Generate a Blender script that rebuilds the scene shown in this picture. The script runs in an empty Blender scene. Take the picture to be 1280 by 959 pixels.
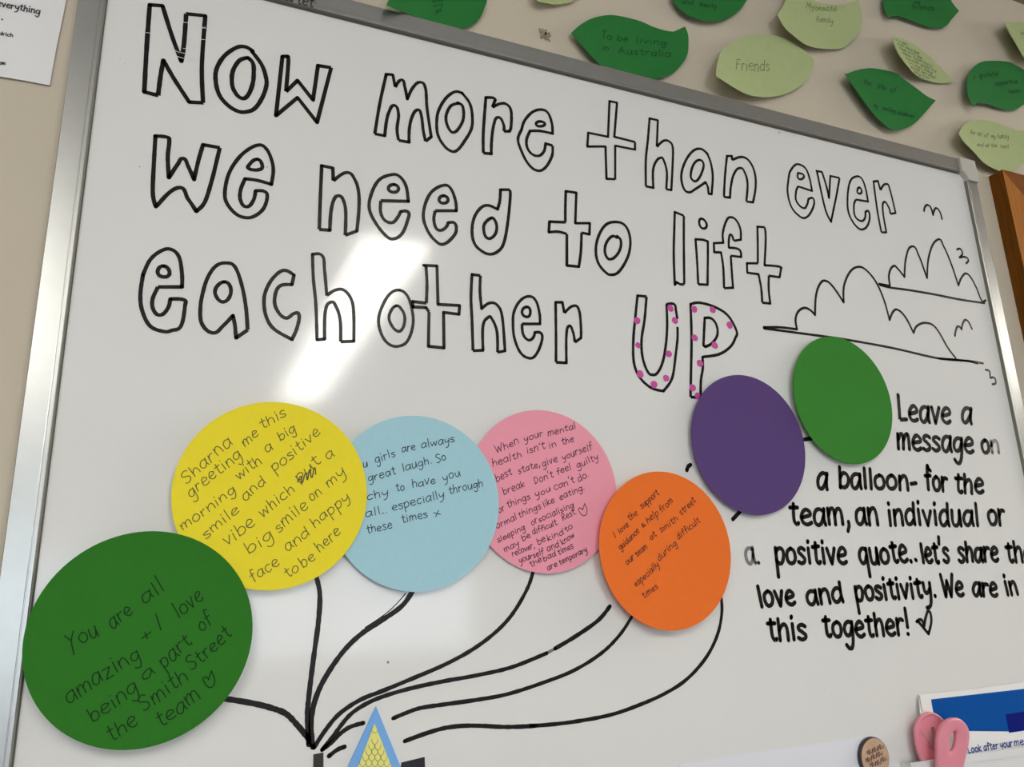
import bpy, bmesh, math, random
from mathutils import Vector, Matrix
S = bpy.context.scene
COL = S.collection
rnd = random.Random(7)

# ------------------------------------------------------------------ camera
FPX, CX, CY = 975.2, 640.0, 479.5              # focal length in pixels of the 1280 x 959 frame
DIST, CAMZ = 0.88, 1.35                        # the board surface is the plane y = 0
YAW, PITCH, ROLL = -0.408068, -0.263717, -0.033103
def _mul(A, B): return [[sum(A[i][k]*B[k][j] for k in range(3)) for j in range(3)] for i in range(3)]
_cy, _sy, _cp, _sp, _cr, _sr = math.cos(YAW), math.sin(YAW), math.cos(PITCH), math.sin(PITCH), math.cos(ROLL), math.sin(ROLL)
R = _mul([[_cr,-_sr,0],[_sr,_cr,0],[0,0,1]], _mul([[1,0,0],[0,_cp,-_sp],[0,_sp,_cp]], [[_cy,0,_sy],[0,1,0],[-_sy,0,_cy]]))
def w_of(r): return Vector((r[0], r[2], -r[1]))  # (right, down, into wall) -> world
cam = bpy.data.cameras.new('camera')
cam.sensor_fit = 'HORIZONTAL'; cam.sensor_width = 36; cam.lens = FPX/1280*36; cam.clip_start = 0.02
co = bpy.data.objects.new('camera', cam); COL.objects.link(co)
cx_, cd_, cf_ = w_of(R[0]), w_of(R[1]), w_of(R[2])
co.matrix_world = Matrix(((cx_.x,-cd_.x,-cf_.x,0),(cx_.y,-cd_.y,-cf_.y,-DIST),(cx_.z,-cd_.z,-cf_.z,CAMZ),(0,0,0,1)))
S.camera = co

# ------------------------------------------------------------------ light and exposure
S.view_settings.view_transform = 'Standard'; S.view_settings.look = 'None'
S.view_settings.gamma = 1; S.view_settings.use_curve_mapping = False
S.view_settings.exposure = 0.46
TUBE_L = 13.0          # radiance of the ceiling battens
SIDE_L = 100.0
SKY_L = 2.8            # daylight in the windows opposite
WORLD = 0.30
wd = bpy.data.worlds.new('world'); S.world = wd; wd.use_nodes = True
wd.node_tree.nodes['Background'].inputs[0].default_value = (0.95, 0.97, 1, 1)
wd.node_tree.nodes['Background'].inputs[1].default_value = WORLD

# ------------------------------------------------------------------ pixels of the photo -> points on the wall
def ray(px, py):
    a, b = (px-CX)/FPX, (py-CY)/FPX
    d = [a*R[0][i]+b*R[1][i]+R[2][i] for i in range(3)]
    return d[0]/d[2], d[1]/d[2]
def at(px, py, Y=0.0):
    """point of the plane y = Y (or of a surface Y(x, z)) behind a pixel"""
    dx, dd = ray(px, py)
    y = Y(0, 0) if callable(Y) else Y
    for _ in range(4 if callable(Y) else 1):
        k = y+DIST; x, z = k*dx, CAMZ-k*dd
        if callable(Y): y = Y(x, z)
    return Vector((x, y, z))
def mpp(px, py):
    """metres per pixel at the board behind a pixel"""
    a, b = (px-CX)/FPX, (py-CY)/FPX
    n = a*R[0][2]+b*R[1][2]+R[2][2]
    return DIST/n/FPX

# ------------------------------------------------------------------ materials
def lin(c): return tuple(((v/255)/12.92 if v/255 <= .04045 else ((v/255+.055)/1.055)**2.4) for v in c)
def alb(c, e=0.72): return tuple(min(v/e, .9) for v in lin(c))
def mat(name, rgb, rough=.6, metal=0., spec=.5, var=0., vscale=40., bump=0., bscale=300., emit=None):
    m = bpy.data.materials.new(name); m.use_nodes = True
    nt = m.node_tree; b = nt.nodes['Principled BSDF']
    b.inputs['Base Color'].default_value = (*rgb, 1); b.inputs['Roughness'].default_value = rough
    b.inputs['Metallic'].default_value = metal; b.inputs['Specular IOR Level'].default_value = spec
    tc = nt.nodes.new('ShaderNodeTexCoord')
    if var:
        n = nt.nodes.new('ShaderNodeTexNoise'); n.inputs['Scale'].default_value = vscale; n.inputs['Detail'].default_value = 4
        nt.links.new(tc.outputs['Object'], n.inputs['Vector'])
        mr = nt.nodes.new('ShaderNodeMapRange'); mr.inputs[3].default_value = 1-var; mr.inputs[4].default_value = 1+var
        nt.links.new(n.outputs['Fac'], mr.inputs[0])
        mx = nt.nodes.new('ShaderNodeVectorMath'); mx.operation = 'SCALE'; mx.inputs[0].default_value = rgb
        nt.links.new(mr.outputs[0], mx.inputs['Scale']); nt.links.new(mx.outputs[0], b.inputs['Base Color'])
    if bump:
        n = nt.nodes.new('ShaderNodeTexNoise'); n.inputs['Scale'].default_value = bscale; n.inputs['Detail'].default_value = 3
        nt.links.new(tc.outputs['Object'], n.inputs['Vector'])
        bp = nt.nodes.new('ShaderNodeBump'); bp.inputs['Strength'].default_value = bump; bp.inputs['Distance'].default_value = .001
        nt.links.new(n.outputs['Fac'], bp.inputs['Height']); nt.links.new(bp.outputs[0], b.inputs['Normal'])
    if emit:
        b.inputs['Emission Color'].default_value = (*emit[0], 1); b.inputs['Emission Strength'].default_value = emit[1]
    return m
def wood(name, c1, c2, rot=0., scale=60):
    m = mat(name, c1, .7, spec=.1); nt = m.node_tree; b = nt.nodes['Principled BSDF']
    tc = nt.nodes.new('ShaderNodeTexCoord'); mp = nt.nodes.new('ShaderNodeMapping')
    mp.inputs['Scale'].default_value = (scale, scale, scale*.06) if not rot else (scale*.06, scale, scale)
    n = nt.nodes.new('ShaderNodeTexNoise'); n.inputs['Scale'].default_value = 4; n.inputs['Detail'].default_value = 6
    cr = nt.nodes.new('ShaderNodeValToRGB')
    cr.color_ramp.elements[0].position = .3; cr.color_ramp.elements[0].color = (*c1, 1)
    cr.color_ramp.elements[1].position = .7; cr.color_ramp.elements[1].color = (*c2, 1)
    nt.links.new(tc.outputs['Object'], mp.inputs[0]); nt.links.new(mp.outputs[0], n.inputs['Vector'])
    nt.links.new(n.outputs['Fac'], cr.inputs[0]); nt.links.new(cr.outputs[0], b.inputs['Base Color'])
    return m
M = dict(
    wall=mat('painted_wall', alb((180,170,153)), .85, spec=.25, var=.03, vscale=9, bump=.25, bscale=420),
    white=mat('room_white', (.78,.77,.74), .9), floor=mat('carpet', (.22,.22,.24), 1.), ceil=mat('ceiling_tile', (.58,.565,.54), .95),
    tan=mat('tan_wall', (.42,.38,.33), .9),
    board=mat('board_enamel', (.80,.795,.775), .075, spec=.5, bump=.04, bscale=260),
    ink=mat('marker_ink', (.013,.0115,.0105), .28, spec=.16, var=.45, vscale=120),
    fade=mat('faded_ink', (.20,.20,.20), .4, var=.4, vscale=300),
    pink_ink=mat('pink_ink', alb((176,70,140)), .35, var=.22, vscale=500),
    pen=mat('pen_ink', (.035,.04,.06), .6, spec=.12), pen_green=mat('pen_on_green', (.008,.028,.008), .6, spec=.12),
    pen_brown=mat('pen_on_orange', (.10,.03,.025), .6, spec=.12), pen_pink=mat('pen_on_pink', (.11,.035,.07), .6, spec=.12), pen_yellow=mat('pen_on_yellow', (.13,.12,.05), .6, spec=.12),
    pen_leaf=mat('pen_on_leaf', (.16,.20,.085), .7, spec=.12), pen_dark=mat('pen_on_dark_leaf', (.013,.074,.024), .7, spec=.12),
    alu=mat('brushed_aluminium', (.46,.465,.45), .30, metal=.9, var=.05, vscale=70),
    grey_plastic=mat('grey_plastic', alb((166,163,154)), .5), lip=mat('dull_lip', alb((112,110,100)), .75, spec=.2), gasket=mat('frame_gasket', (.16,.155,.14), .6),
    print_ink=mat('printed_ink', (.045,.045,.05), .6), red=mat('red_print', (.35,.10,.07), .6),
    paper=mat('white_paper', (.87,.86,.855), .8, spec=.2), sheet=mat('plastic_sleeve_paper', (.80,.80,.86), .35),
    blue=mat('blue_print', (.0012,.085,.37), .8, spec=.08), navy=mat('navy_print', (.003,.010,.19), .8, spec=.08), blue_text=mat('blue_text', alb((40,70,140)), .5),
    clip=mat('pink_plastic', alb((196,120,134)), .42), steel=mat('spring_steel', (.5,.48,.46), .3, metal=1),
    holder=mat('white_plastic', (.78,.78,.79), .4), magnet_rim=mat('dark_rim', (.03,.02,.025), .4),
    magnet_face=mat('rose_gold_face', alb((196,164,138)), .28, metal=.45, var=.12, vscale=150), magnet_ink=mat('brown_engraving', (.10,.055,.035), .5),
    gable=mat('blue_card', alb((104,152,206)), .85), gable_y=mat('yellow_card', alb((206,202,118)), .85), scallop=mat('olive_line', alb((160,160,92)), .85),
    black_card=mat('black_card', (.018,.019,.026), .8), brown_card=mat('dark_brown_card', (.040,.032,.028), .8),
    dark_leaf=mat('dark_green_card', alb((37,104,48)), .9, spec=.2, var=.05, vscale=60),
    light_leaf=mat('light_green_card', (.45,.525,.255), .9, spec=.2, var=.05, vscale=60),
    putty=mat('grey_putty', alb((150,138,120)), .9, bump=.6, bscale=900), hole=mat('hole_shade', (.02,.017,.013), .9),
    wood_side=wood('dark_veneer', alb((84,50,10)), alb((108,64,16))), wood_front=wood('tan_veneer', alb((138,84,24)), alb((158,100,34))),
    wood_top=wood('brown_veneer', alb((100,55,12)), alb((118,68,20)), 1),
    trim=mat('grey_trim', alb((112,104,92)), .6), trim_w=mat('cream_trim', alb((190,182,164)), .6),
    tube=mat('batten_diffuser', (.9,.9,.9), .5, emit=((1,.97,.9), TUBE_L)), tube_s=mat('side_batten_diffuser', (.9,.9,.9), .5, emit=((1,.96,.89), SIDE_L)),
    sky=mat('bright_window_pane', (.6,.65,.7), .2, emit=((.78,.89,1), SKY_L)), housing=mat('lamp_housing', (.75,.75,.74), .5),
)
CARD = {k: mat('%s_card' % k, alb(v), .85, spec=.25, var=.03, vscale=120, bump=.10, bscale=900) for k, v in dict(
    green=(37,101,26), yellow=(216,194,44), sky_blue=(146,183,194), pink=(230,137,153), orange=(238,101,36), purple=(76,55,104), leaf_green=(43,112,34)).items()}

# ------------------------------------------------------------------ mesh helpers
def obj(name, verts, faces, m, parent=None, smooth=False):
    me = bpy.data.meshes.new(name); me.from_pydata([tuple(v) for v in verts], [], faces); me.update()
    bm = bmesh.new(); bm.from_mesh(me); bmesh.ops.recalc_face_normals(bm, faces=bm.faces) if not name_is_flat.get(name) else None
    bm.to_mesh(me); bm.free()
    me.materials.append(m)
    if smooth:
        for p in me.polygons: p.use_smooth = True
    o = bpy.data.objects.new(name, me); COL.objects.link(o)
    if parent:
        o.parent = parent; o.matrix_parent_inverse = parent.matrix_basis.inverted()
    return o
name_is_flat = {}
def tag(o, label=None, cat=None, group=None, kind=None):
    for k, v in (('label', label), ('category', cat), ('group', group), ('kind', kind)):
        if v: o[k] = v
    return o
def thing(name, loc, label, cat, group=None):
    o = bpy.data.objects.new(name, None); o.location = loc; o.empty_display_size = .02; COL.objects.link(o)
    return tag(o, label, cat, group)
def box(x0, x1, y0, y1, z0, z1):
    v = [(x, y, z) for x in (x0, x1) for y in (y0, y1) for z in (z0, z1)]
    return v, [(0,1,3,2), (4,6,7,5), (0,4,5,1), (2,3,7,6), (0,2,6,4), (1,5,7,3)]
def prism(front, back):
    n = len(front)
    f = [tuple(range(n)), tuple(range(2*n-1, n-1, -1))]
    f += [(i, i+n, (i+1) % n+n, (i+1) % n) for i in range(n)]
    return list(front)+list(back), f
def parse(s, ox=0, oy=0, k=1.):
    """'x,y x,y! ... z' -> [(px, py, corner)], closed"""
    pts, closed = [], False
    for t in s.split():
        if t == 'z': closed = True; continue
        c = t.endswith('!'); a, b = t.rstrip('!').split(',')
        pts.append((ox+float(a)/k, oy+float(b)/k, c))
    return pts, closed
def curve(pts, closed, sub=7):
    """Catmull-Rom through the points, sharp at the corners"""
    if closed:
        for i, p in enumerate(pts):
            if p[2]: pts = pts[i:]+pts[:i]; break
        pts = pts+[pts[0]]
    n = len(pts); out = []
    loop = closed and not pts[0][2]
    for i in range(n-1):
        p1, p2 = pts[i], pts[i+1]
        p0 = pts[i-1] if i > 0 else (pts[n-2] if loop else p1)
        p3 = pts[i+2] if i+2 < n else (pts[1] if loop else p2)
        if p1[2]: p0 = p1
        if p2[2]: p3 = p2
        st = 1 if (p1[2] and p2[2]) else sub
        def turn(a, b, c):
            u, w = (b[0]-a[0], b[1]-a[1]), (c[0]-b[0], c[1]-b[1]); l = math.hypot(*u)*math.hypot(*w)
            if l < 1e-9: return 1.
            th = min(math.acos(max(-1, min(1, (u[0]*w[0]+u[1]*w[1])/l))), 1.75)
            return 1. if th < .05 else 4*math.tan(th/4)/math.sin(th)
        k1, k2 = turn(p0, p1, p2), turn(p1, p2, p3)
        if not p1[2] and p0 is not p1: p0 = (p2[0]-(p2[0]-p0[0])*k1, p2[1]-(p2[1]-p0[1])*k1, 0)
        if not p2[2] and p3 is not p2: p3 = (p1[0]+(p3[0]-p1[0])*k2, p1[1]+(p3[1]-p1[1])*k2, 0)
        for j in range(st):
            t = j/st; t2, t3 = t*t, t*t*t
            out.append(tuple(.5*(2*p1[a]+(p2[a]-p0[a])*t+(2*p0[a]-5*p1[a]+4*p2[a]-p3[a])*t2+(3*p1[a]-p0[a]-3*p2[a]+p3[a])*t3) for a in (0, 1)))
    out.append((pts[-1][0], pts[-1][1]))
    return out
class Ink:
    """flat pen or marker strokes on a surface, gathered as one mesh"""
    def __init__(s, Y=-.00025, lift=.0): s.v, s.f, s.Y = [], [], Y
    def P(s, x, z): return Vector((x, s.Y(x, z) if callable(s.Y) else s.Y, z))
    def stroke(s, px, wpx, wob=.10):
        """px: list of pixel points; wpx: stroke width in pixels of the photo"""
        q = [at(a, b, s.Y) for a, b in px]
        r = [1.06*wpx*mpp(*px[len(px)//2])/2*(1+wob*(rnd.random()-.5)) for _ in q]
        p = [(a.x, a.z) for a in q]
        n = len(p); nr = []
        for i in range(n):
            a, b = p[max(i-1, 0)], p[min(i+1, n-1)]
            dx, dz = b[0]-a[0], b[1]-a[1]; l = math.hypot(dx, dz) or 1
            nr.append((-dz/l, dx/l))
        for i in range(n-1):                    # one quad per piece, round joins
            a, b = p[i], p[i+1]; dx, dz = b[0]-a[0], b[1]-a[1]; l = math.hypot(dx, dz)
            if l < 1e-7: continue
            u = (-dz/l, dx/l)
            sharp0 = i > 0 and u[0]*nr[i][0]+u[1]*nr[i][1] < .93
            sharp1 = i+1 < n-1 and u[0]*nr[i+1][0]+u[1]*nr[i+1][1] < .93
            n0 = u if (i == 0 or sharp0) else nr[i]; n1 = u if (i+1 == n-1 or sharp1) else nr[i+1]
            k = len(s.v)
            s.v += [s.P(a[0]+n0[0]*r[i], a[1]+n0[1]*r[i]), s.P(a[0]-n0[0]*r[i], a[1]-n0[1]*r[i]),
                    s.P(b[0]-n1[0]*r[i+1], b[1]-n1[1]*r[i+1]), s.P(b[0]+n1[0]*r[i+1], b[1]+n1[1]*r[i+1])]
            s.f.append((k, k+1, k+2, k+3))
            if sharp1: s.disc(b, r[i+1])
        s.disc(p[0], r[0]); s.disc(p[-1], r[-1])
    def disc(s, c, r, n=10):
        k = len(s.v); s.v += [s.P(c[0]+r*math.cos(2*math.pi*i/n), c[1]+r*math.sin(2*math.pi*i/n)) for i in range(n)]
        s.f.append(tuple(range(k, k+n)))
    def path(s, txt, wpx, ox=0, oy=0, k=1., wob=.12):
        pts, cl = parse(txt, ox, oy, k); s.stroke(curve(pts, cl), wpx, wob)
    def dot(s, px, py, rpx): a = at(px, py, s.Y); s.disc((a.x, a.z), rpx*mpp(px, py), 14)
    def make(s, name, m, parent): return obj(name, s.v, s.f, m, parent)

# ------------------------------------------------------------------ a hand-printed stroke alphabet (x-height 1)
G = {
'a': (.78, '.70,.85 .45,1 .18,.85 .06,.45 .18,.05 .45,.08 .68,.6|.71,1! .68,.4 .76,0'), 'b': (.74, '.10,1.8 .10,0!|.10,.65 .35,1 .66,.8 .66,.3 .4,0 .1,.12'),
'c': (.68, '.64,.85 .4,1 .12,.75 .08,.35 .3,.02 .64,.12'), 'd': (.78, '.65,.8 .4,1 .1,.7 .08,.25 .3,0 .6,.3|.68,1.8 .66,.5 .70,0'),
'e': (.72, '.1,.5 .4,.55 .65,.68 .55,.95 .3,1 .08,.6 .12,.2 .4,0 .68,.14'), 'f': (.60, '.62,1.7 .45,1.85 .3,1.5 .28,0|.05,.95 .56,1.0'),
'g': (.76, '.68,.85 .4,1 .1,.7 .15,.2 .45,.15 .66,.6|.70,1! .68,0 .58,-.6 .35,-.8 .1,-.55'), 'h': (.74, '.1,1.8 .1,0!|.1,.6 .36,1 .6,.8 .64,0'),
'i': (.30, '.14,1 .16,0|.14,1.42 .16,1.5'), 'j': (.4, '.25,1 .25,-.5 .05,-.75|.25,1.42 .26,1.5'), 'k': (.68, '.1,1.8 .1,0|.6,1 .12,.45! .65,0'), 'l': (.30, '.14,1.8 .16,0'),
'm': (1.06, '.08,1! .1,0!|.1,.6 .3,1 .48,.8 .5,0!|.5,.6 .72,1 .92,.8 .97,0'), 'n': (.76, '.1,1! .1,0!|.1,.6 .36,1 .62,.8 .68,0'),
'o': (.76, '.4,1 .1,.75 .1,.25 .38,0 .68,.3 .65,.8 .4,1'), 'p': (.74, '.1,1 .12,-.85|.1,.7 .35,1 .65,.8 .6,.25 .35,.02 .1,.2'),
'q': (.80, '.68,.85 .4,1 .1,.7 .12,.25 .4,.05 .66,.5|.7,1 .70,-.85'), 'r': (.58, '.1,1! .1,0!|.1,.6 .3,.95 .54,.92'), 's': (.62, '.56,.88 .3,1 .1,.78 .35,.52 .56,.25 .33,0 .05,.12'),
't': (.58, '.3,1.6 .28,.3 .42,0 .56,.08|.05,1.05 .55,1.08'), 'u': (.76, '.1,1 .1,.3 .3,0 .55,.25 .65,1!|.65,1 .70,0'), 'v': (.68, '.05,1! .33,0! .62,1!'),
'w': (.98, '.05,1! .25,0! .48,.85! .7,0! .93,1!'), 'x': (.66, '.05,1 .6,0|.6,1 .05,0'), 'y': (.72, '.08,1 .12,.45 .35,.3 .6,.6|.66,1! .6,.1 .45,-.6 .12,-.75'), 'z': (.66, '.05,1! .6,1! .05,0! .62,0!'),
'A': (.9, '.05,0! .42,1.65! .82,0!|.2,.6 .68,.6'), 'L': (.72, '.06,1.65! .14,0! .68,.04'), 'W': (1.16, '.04,1.7! .32,0! .56,1.2! .82,0! 1.10,1.7!'), 'S': (.80, '.72,1.45 .45,1.65 .12,1.3 .4,.9 .68,.5 .4,.02 .05,.2'),
'Y': (.86, '.04,1.65! .42,.85|.80,1.65! .42,.85 .22,-.45'), 'I': (.28, '.14,1.6 .12,0'), 'D': (.84, '.1,1.6 .1,0!|.1,1.6 .6,1.4 .72,.8 .55,.2 .1,0'), 'R': (.8, '.1,0 .1,1.6! .55,1.55 .6,1.05 .1,.8! .65,0'),
'F': (.72, '.1,0 .12,1.7! .7,1.75|.12,.9 .55,.95'), 'T': (.8, '.05,1.65 .75,1.7|.4,1.65 .38,0'), 'M': (1.0, '.06,0! .12,1.65! .48,.5! .84,1.65! .92,0!'), 'Q': (1.0, '.5,1.6 .1,1.2 .1,.4 .5,0 .88,.4 .88,1.2 .5,1.6|.6,.3 .95,-.1'),
'.': (.28, '.10,.06 .14,.02'), ',': (.32, '.18,.18 .20,-.1 .10,-.42'), '-': (.5, '.06,.52 .40,.56'), '!': (.34, '.16,1.75 .16,.5|.15,.05 .17,.02'), "'": (.26, '.16,1.75 .10,1.3'),
'+': (.6, '.3,.9 .3,.1|.05,.5 .58,.52'), '&': (.75, '.7,0 .15,.8 .3,1.1 .45,.85 .1,.35 .35,0 .65,.4'), ' ': (.5, ''),
}
def write(ink, text, x0, y0, x1, y1, xh, wpx, lean=0., jit=.05, asc=1.):
    """text with its baseline from pixel (x0, y0) to (x1, y1); xh = x-height in pixels; lean tilts the letters to the right"""
    W = sum(G[c][0]+.12 for c in text)-.12
    ux, uy = (x1-x0)/W, (y1-y0)/W; l = math.hypot(ux, uy)
    vx, vy = uy/l*xh, -ux/l*xh
    vx, vy = vx*1+ux/l*xh*lean, vy+uy/l*xh*lean
    cur = 0.
    for c in text:
        w, g = G[c]; dy = jit*(rnd.random()-.5)*1.4; sc = 1+jit*(rnd.random()-.5)*1.6
        for st in g.split('|'):
            if not st: continue
            pts, cl = parse(st)
            q = []
            for a, b, k in pts:
                if b > 1.55 and c in 'bdfhklt': b = 1+(b-1)*asc
                X = cur+a+jit*.5*(rnd.random()-.5); Yv = b*sc+dy+jit*.6*(rnd.random()-.5)
                q.append((x0+ux*X+vx*Yv, y0+uy*X+vy*Yv, k))
            ink.stroke(curve(q, cl, 5), wpx)
        cur += w+.12
def words(parent, Y, m, wpx, rows, ox, oy, k, name='handwritten_word', lean=0., jit=.06, asc=1.):
    for t, x0, y0, x1, y1, xh in rows:
        i = Ink(Y); write(i, t, ox+x0/k, oy+y0/k, ox+x1/k, oy+y1/k, xh/k, wpx, lean, jit, asc); i.make(name, m, parent)
def lines(parent, Y, m, wpx, rows, ox, oy, k, name='handwritten_line', lean=0., jit=.15, asc=.8, xs=.86):
    """rows: each a list of words that make up one written line"""
    for row in rows:
        i = Ink(Y)
        for t, x0, y0, x1, y1, xh in row:
            if t == 'HEART':
                s = xh; i.path('%g,%g %g,%g %g,%g %g,%g %g,%g %g,%g! %g,%g' % (x0-s*.15,y0-s*.15, x0-s*.5,y0-s*.35, x0-s*.6,y0, x0,y0+s*.6, x0+s*.4,y0, x0+s*.1,y0-s*.9, x0-s*.15,y0-s*.1), wpx, ox, oy, k)
            else: write(i, t, ox+x0/k, oy+y0/k, ox+x1/k, oy+y1/k, xh/k*xs, wpx, lean, jit, asc)
        i.make(name, m, parent)

# ------------------------------------------------------------------ the room
WALL = .014
RX0, RX1, RY0, H = -3.6, 6.4, -6.2, 2.72
def struct(name, geo, m): return tag(obj(name, *geo, m), kind='structure')
struct('wall_back', box(RX0-.1, RX1+.1, WALL, WALL+.12, 0, H), M['wall'])
struct('wall_left', box(RX0-.1, RX0, RY0, WALL, 0, H), M['white'])
struct('wall_right', box(RX1, RX1+.1, RY0, WALL, 0, H), M['tan'])
struct('floor', box(RX0-.1, RX1+.1, RY0-.1, WALL+.12, -.1, 0), M['floor'])
struct('ceiling', box(RX0-.1, RX1+.1, RY0-.1, WALL+.12, H, H+.1), M['ceil'])
WX0, WX1, WZ0, WZ1 = -2.9, 2.6, .90, 1.78
v, f = [], []
for g in ((RX0-.1, RX1+.1, 0, WZ0), (RX0-.1, RX1+.1, WZ1, H), (RX0-.1, WX0, WZ0, WZ1), (WX1, RX1+.1, WZ0, WZ1)):
    a, b = box(g[0], g[1], RY0-.1, RY0, g[2], g[3]); f += [tuple(i+len(v) for i in q) for q in b]; v += a
struct('wall_front', (v, f), M['white'])
win = tag(bpy.data.objects.new('window_1', None), kind='structure'); win.location = ((WX0+WX1)/2, RY0, WZ0); COL.objects.link(win)
obj('pane', *box(WX0, WX1, RY0-.08, RY0-.07, WZ0, WZ1), M['sky'], win)
v, f = [], []
for i in range(5):
    x = WX0+(WX1-WX0)*i/4; a, b = box(x-.025, x+.025, RY0-.06, RY0+.01, WZ0, WZ1); f += [tuple(j+len(v) for j in q) for q in b]; v += a
obj('window_frame', v, f, M['housing'], win)
def batten(x, y0, y1, m, label):
    t = thing('ceiling_light', (x, (y0+y1)/2, H), label, 'light', 'ceiling battens')
    obj('housing', *box(x-.14, x+.14, y0-.02, y1+.02, H-.035, H), M['housing'], t)
    obj('diffuser', *box(x-.125, x+.125, y0, y1, H-.075, H-.036), m, t)
batten(.70, -4.35, -1.82, M['tube'], 'long white ceiling batten whose glare shows in the whiteboard')
batten(-.95, -4.35, -1.5, M['tube'], 'unseen ceiling batten added to brighten the left end of the whiteboard frame')  # added lamp, never in view: lightens the left rail and wall
batten(4.6, -1.45, -.35, M['tube_s'], 'long white ceiling batten over the right side of the room')
# strip along the top of the wall, at the upper right corner
a, b = at(1262, -2, WALL), at(1290, 10.5, WALL); z1 = (a.z+b.z)/2
struct('trim_1', box(a.x-.012, RX1, WALL-.012, WALL, z1, z1+.011), M['trim'])
struct('trim_2', box(a.x-.012, RX1, WALL-.008, WALL, z1+.011, z1+.20), M['trim_w'])

# ------------------------------------------------------------------ the whiteboard
U = DIST
BX0, BX1, BZ1 = -.136*U, 1.5058*U, CAMZ+.8430*U
BZ0 = BZ1-1.14; FW = .0318*U
board = thing('whiteboard', ((BX0+BX1)/2, 0, BZ0), 'large wall mounted whiteboard in a silver frame covered in black marker lettering', 'whiteboard')
obj('writing_surface', *box(BX0-.004, BX1+.004, 0, .009, BZ0-.004, BZ1+.004), M['board'], board)
def rail(pts2, a, b, horiz, flip=1):
    """frame profile swept along one side; pts2 = (distance outward from the inner edge, y)"""
    A, B = [], []
    for o, y in pts2:
        for L, e, s in ((A, a, -1), (B, b, 1)):
            L.append((e+s*o, y, (BZ1+o) if flip > 0 else (BZ0-o)) if horiz else ((BX1+o) if flip > 0 else (BX0-o), y, e+s*o))
    return prism(A, B)
prof = [(.0012, .0), (.0012, -.0058), (.0018, -.0062), (.0050, -.0062), (.0054, -.0058), (.0060, -.0058), (.0064, -.0062), (FW-.0006, -.0062), (FW, -.0056), (FW, WALL-.0005), (.004, WALL-.0005), (.004, .0)]
lipp = [(0, .0), (0, -.0056), (.0012, -.0058), (.0012, .0)]
obj('frame_rail', *rail(prof, BX0, BX1, True, 1), M['alu'], board)
obj('frame_rail', *rail(prof, BX0, BX1, True, -1), M['alu'], board)
obj('frame_rail', *rail(prof, BZ0, BZ1, False, 1), M['alu'], board)
obj('frame_rail', *rail(prof, BZ0, BZ1, False, -1), M['alu'], board)
for a_, b_, h_, f_ in ((BX0, BX1, True, 1), (BX0, BX1, True, -1), (BZ0, BZ1, False, 1), (BZ0, BZ1, False, -1)):
    obj('frame_lip', *rail(lipp, a_, b_, h_, f_), M['lip'], board)
g = Ink(-.0003)
def seg3(i, A, B, w):      # thin dark seam between enamel and frame
    n = len(i.v); dx, dz = B[0]-A[0], B[1]-A[1]; l = math.hypot(dx, dz); u = (-dz/l*w/2, dx/l*w/2)
    i.v += [Vector((A[0]+u[0], i.Y, A[1]+u[1])), Vector((A[0]-u[0], i.Y, A[1]-u[1])), Vector((B[0]-u[0], i.Y, B[1]-u[1])), Vector((B[0]+u[0], i.Y, B[1]+u[1]))]; i.f.append((n, n+1, n+2, n+3))
seg3(g, (BX0, BZ1-.0012), (BX1, BZ1-.0012), .0024); seg3(g, (BX0+.0006, BZ0), (BX0+.0006, BZ1), .0012)
g.make('seam', M['gasket'], board)
def cap(sx, sz, X, Z):     # moulded corner cap with a notched inner corner
    F = FW+.0015
    sh = [(-.012, -.0165), (-.012, -.001), (-.0165, .0), (-.030, .0), (-.030, F), (F, F), (F, -.030), (.0, -.030), (.0, -.0195)]
    sh = [(-.013, -.0005), (-.013, F), (F, F), (F, -.0165), (-.0005, -.0165), (-.001, -.009), (-.005, -.006), (-.0085, -.0005)]
    v1 = [(X+sx*a, -.0105, Z+sz*b) for a, b in sh]; v2 = [(X+sx*a, WALL-.0005, Z+sz*b) for a, b in sh]
    o = obj('corner_cap', *prism(v1, v2), M['grey_plastic'], board)
    m = o.modifiers.new('bevel', 'BEVEL'); m.width = .0016; m.segments = 2
for sx, sz in ((1, 1), (1, -1), (-1, -1), (-1, 1)):
    cap(sx, sz, BX1 if sx > 0 else BX0, BZ1 if sz > 0 else BZ0)
i = Ink(-.00635); write(i, 'Quartet', 336, -5.2, 391, 8.8, 7.2, 1.9, 0., 0.); i.make('printed_name', M['print_ink'], board)
i = Ink(-.00635); i.dot(394, 4, 1.1); i.make('registered_dot', M['red'], board)

# bubble letters: each outline its own mesh
def letter(txts, ox, oy, k, w):
    i = Ink()
    for t in txts: i.path(t, w, ox, oy, k)
    return i.make('bubble_letter', M['ink'], board)
A = (160, 0, 5.33)
ln = letter(['145,32! 125,310 108,612! 200,636! 218,500 236,402! 310,530 408,680! 500,685! 492,440 515,105! 388,92! 372,300 355,408! 290,230 230,38! z'], *A, 5.2)
for q in ('120,217 152,221', '368,147 404,152', '302,329 344,352', '328,376 380,392', '352,350 386,357', '478,262 512,264', '484,178 518,190', '486,190 516,180', '368,322 388,325'):
    i = Ink(-.0005); i.path(q, .75, *A); i.make('scratch', M['board'], ln)
letter(['830,338 780,312 720,318 640,375 590,460 585,545 610,635 670,705 735,742 790,745 845,722 895,650 922,570 918,510 890,430 828,345', '790,385! 740,405 700,470 692,540 705,600 750,652 795,640 830,560 838,480 832,420 800,385'], *A, 5.2)
letter(['772,283! 740,578! 848,488! 945,612! 1016,338! 950,328! 925,500! 848,402! 790,458! 802,300 790,283 z'], 160, 0, 4, 4.8)
A = (440, 60, 5.33)
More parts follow.
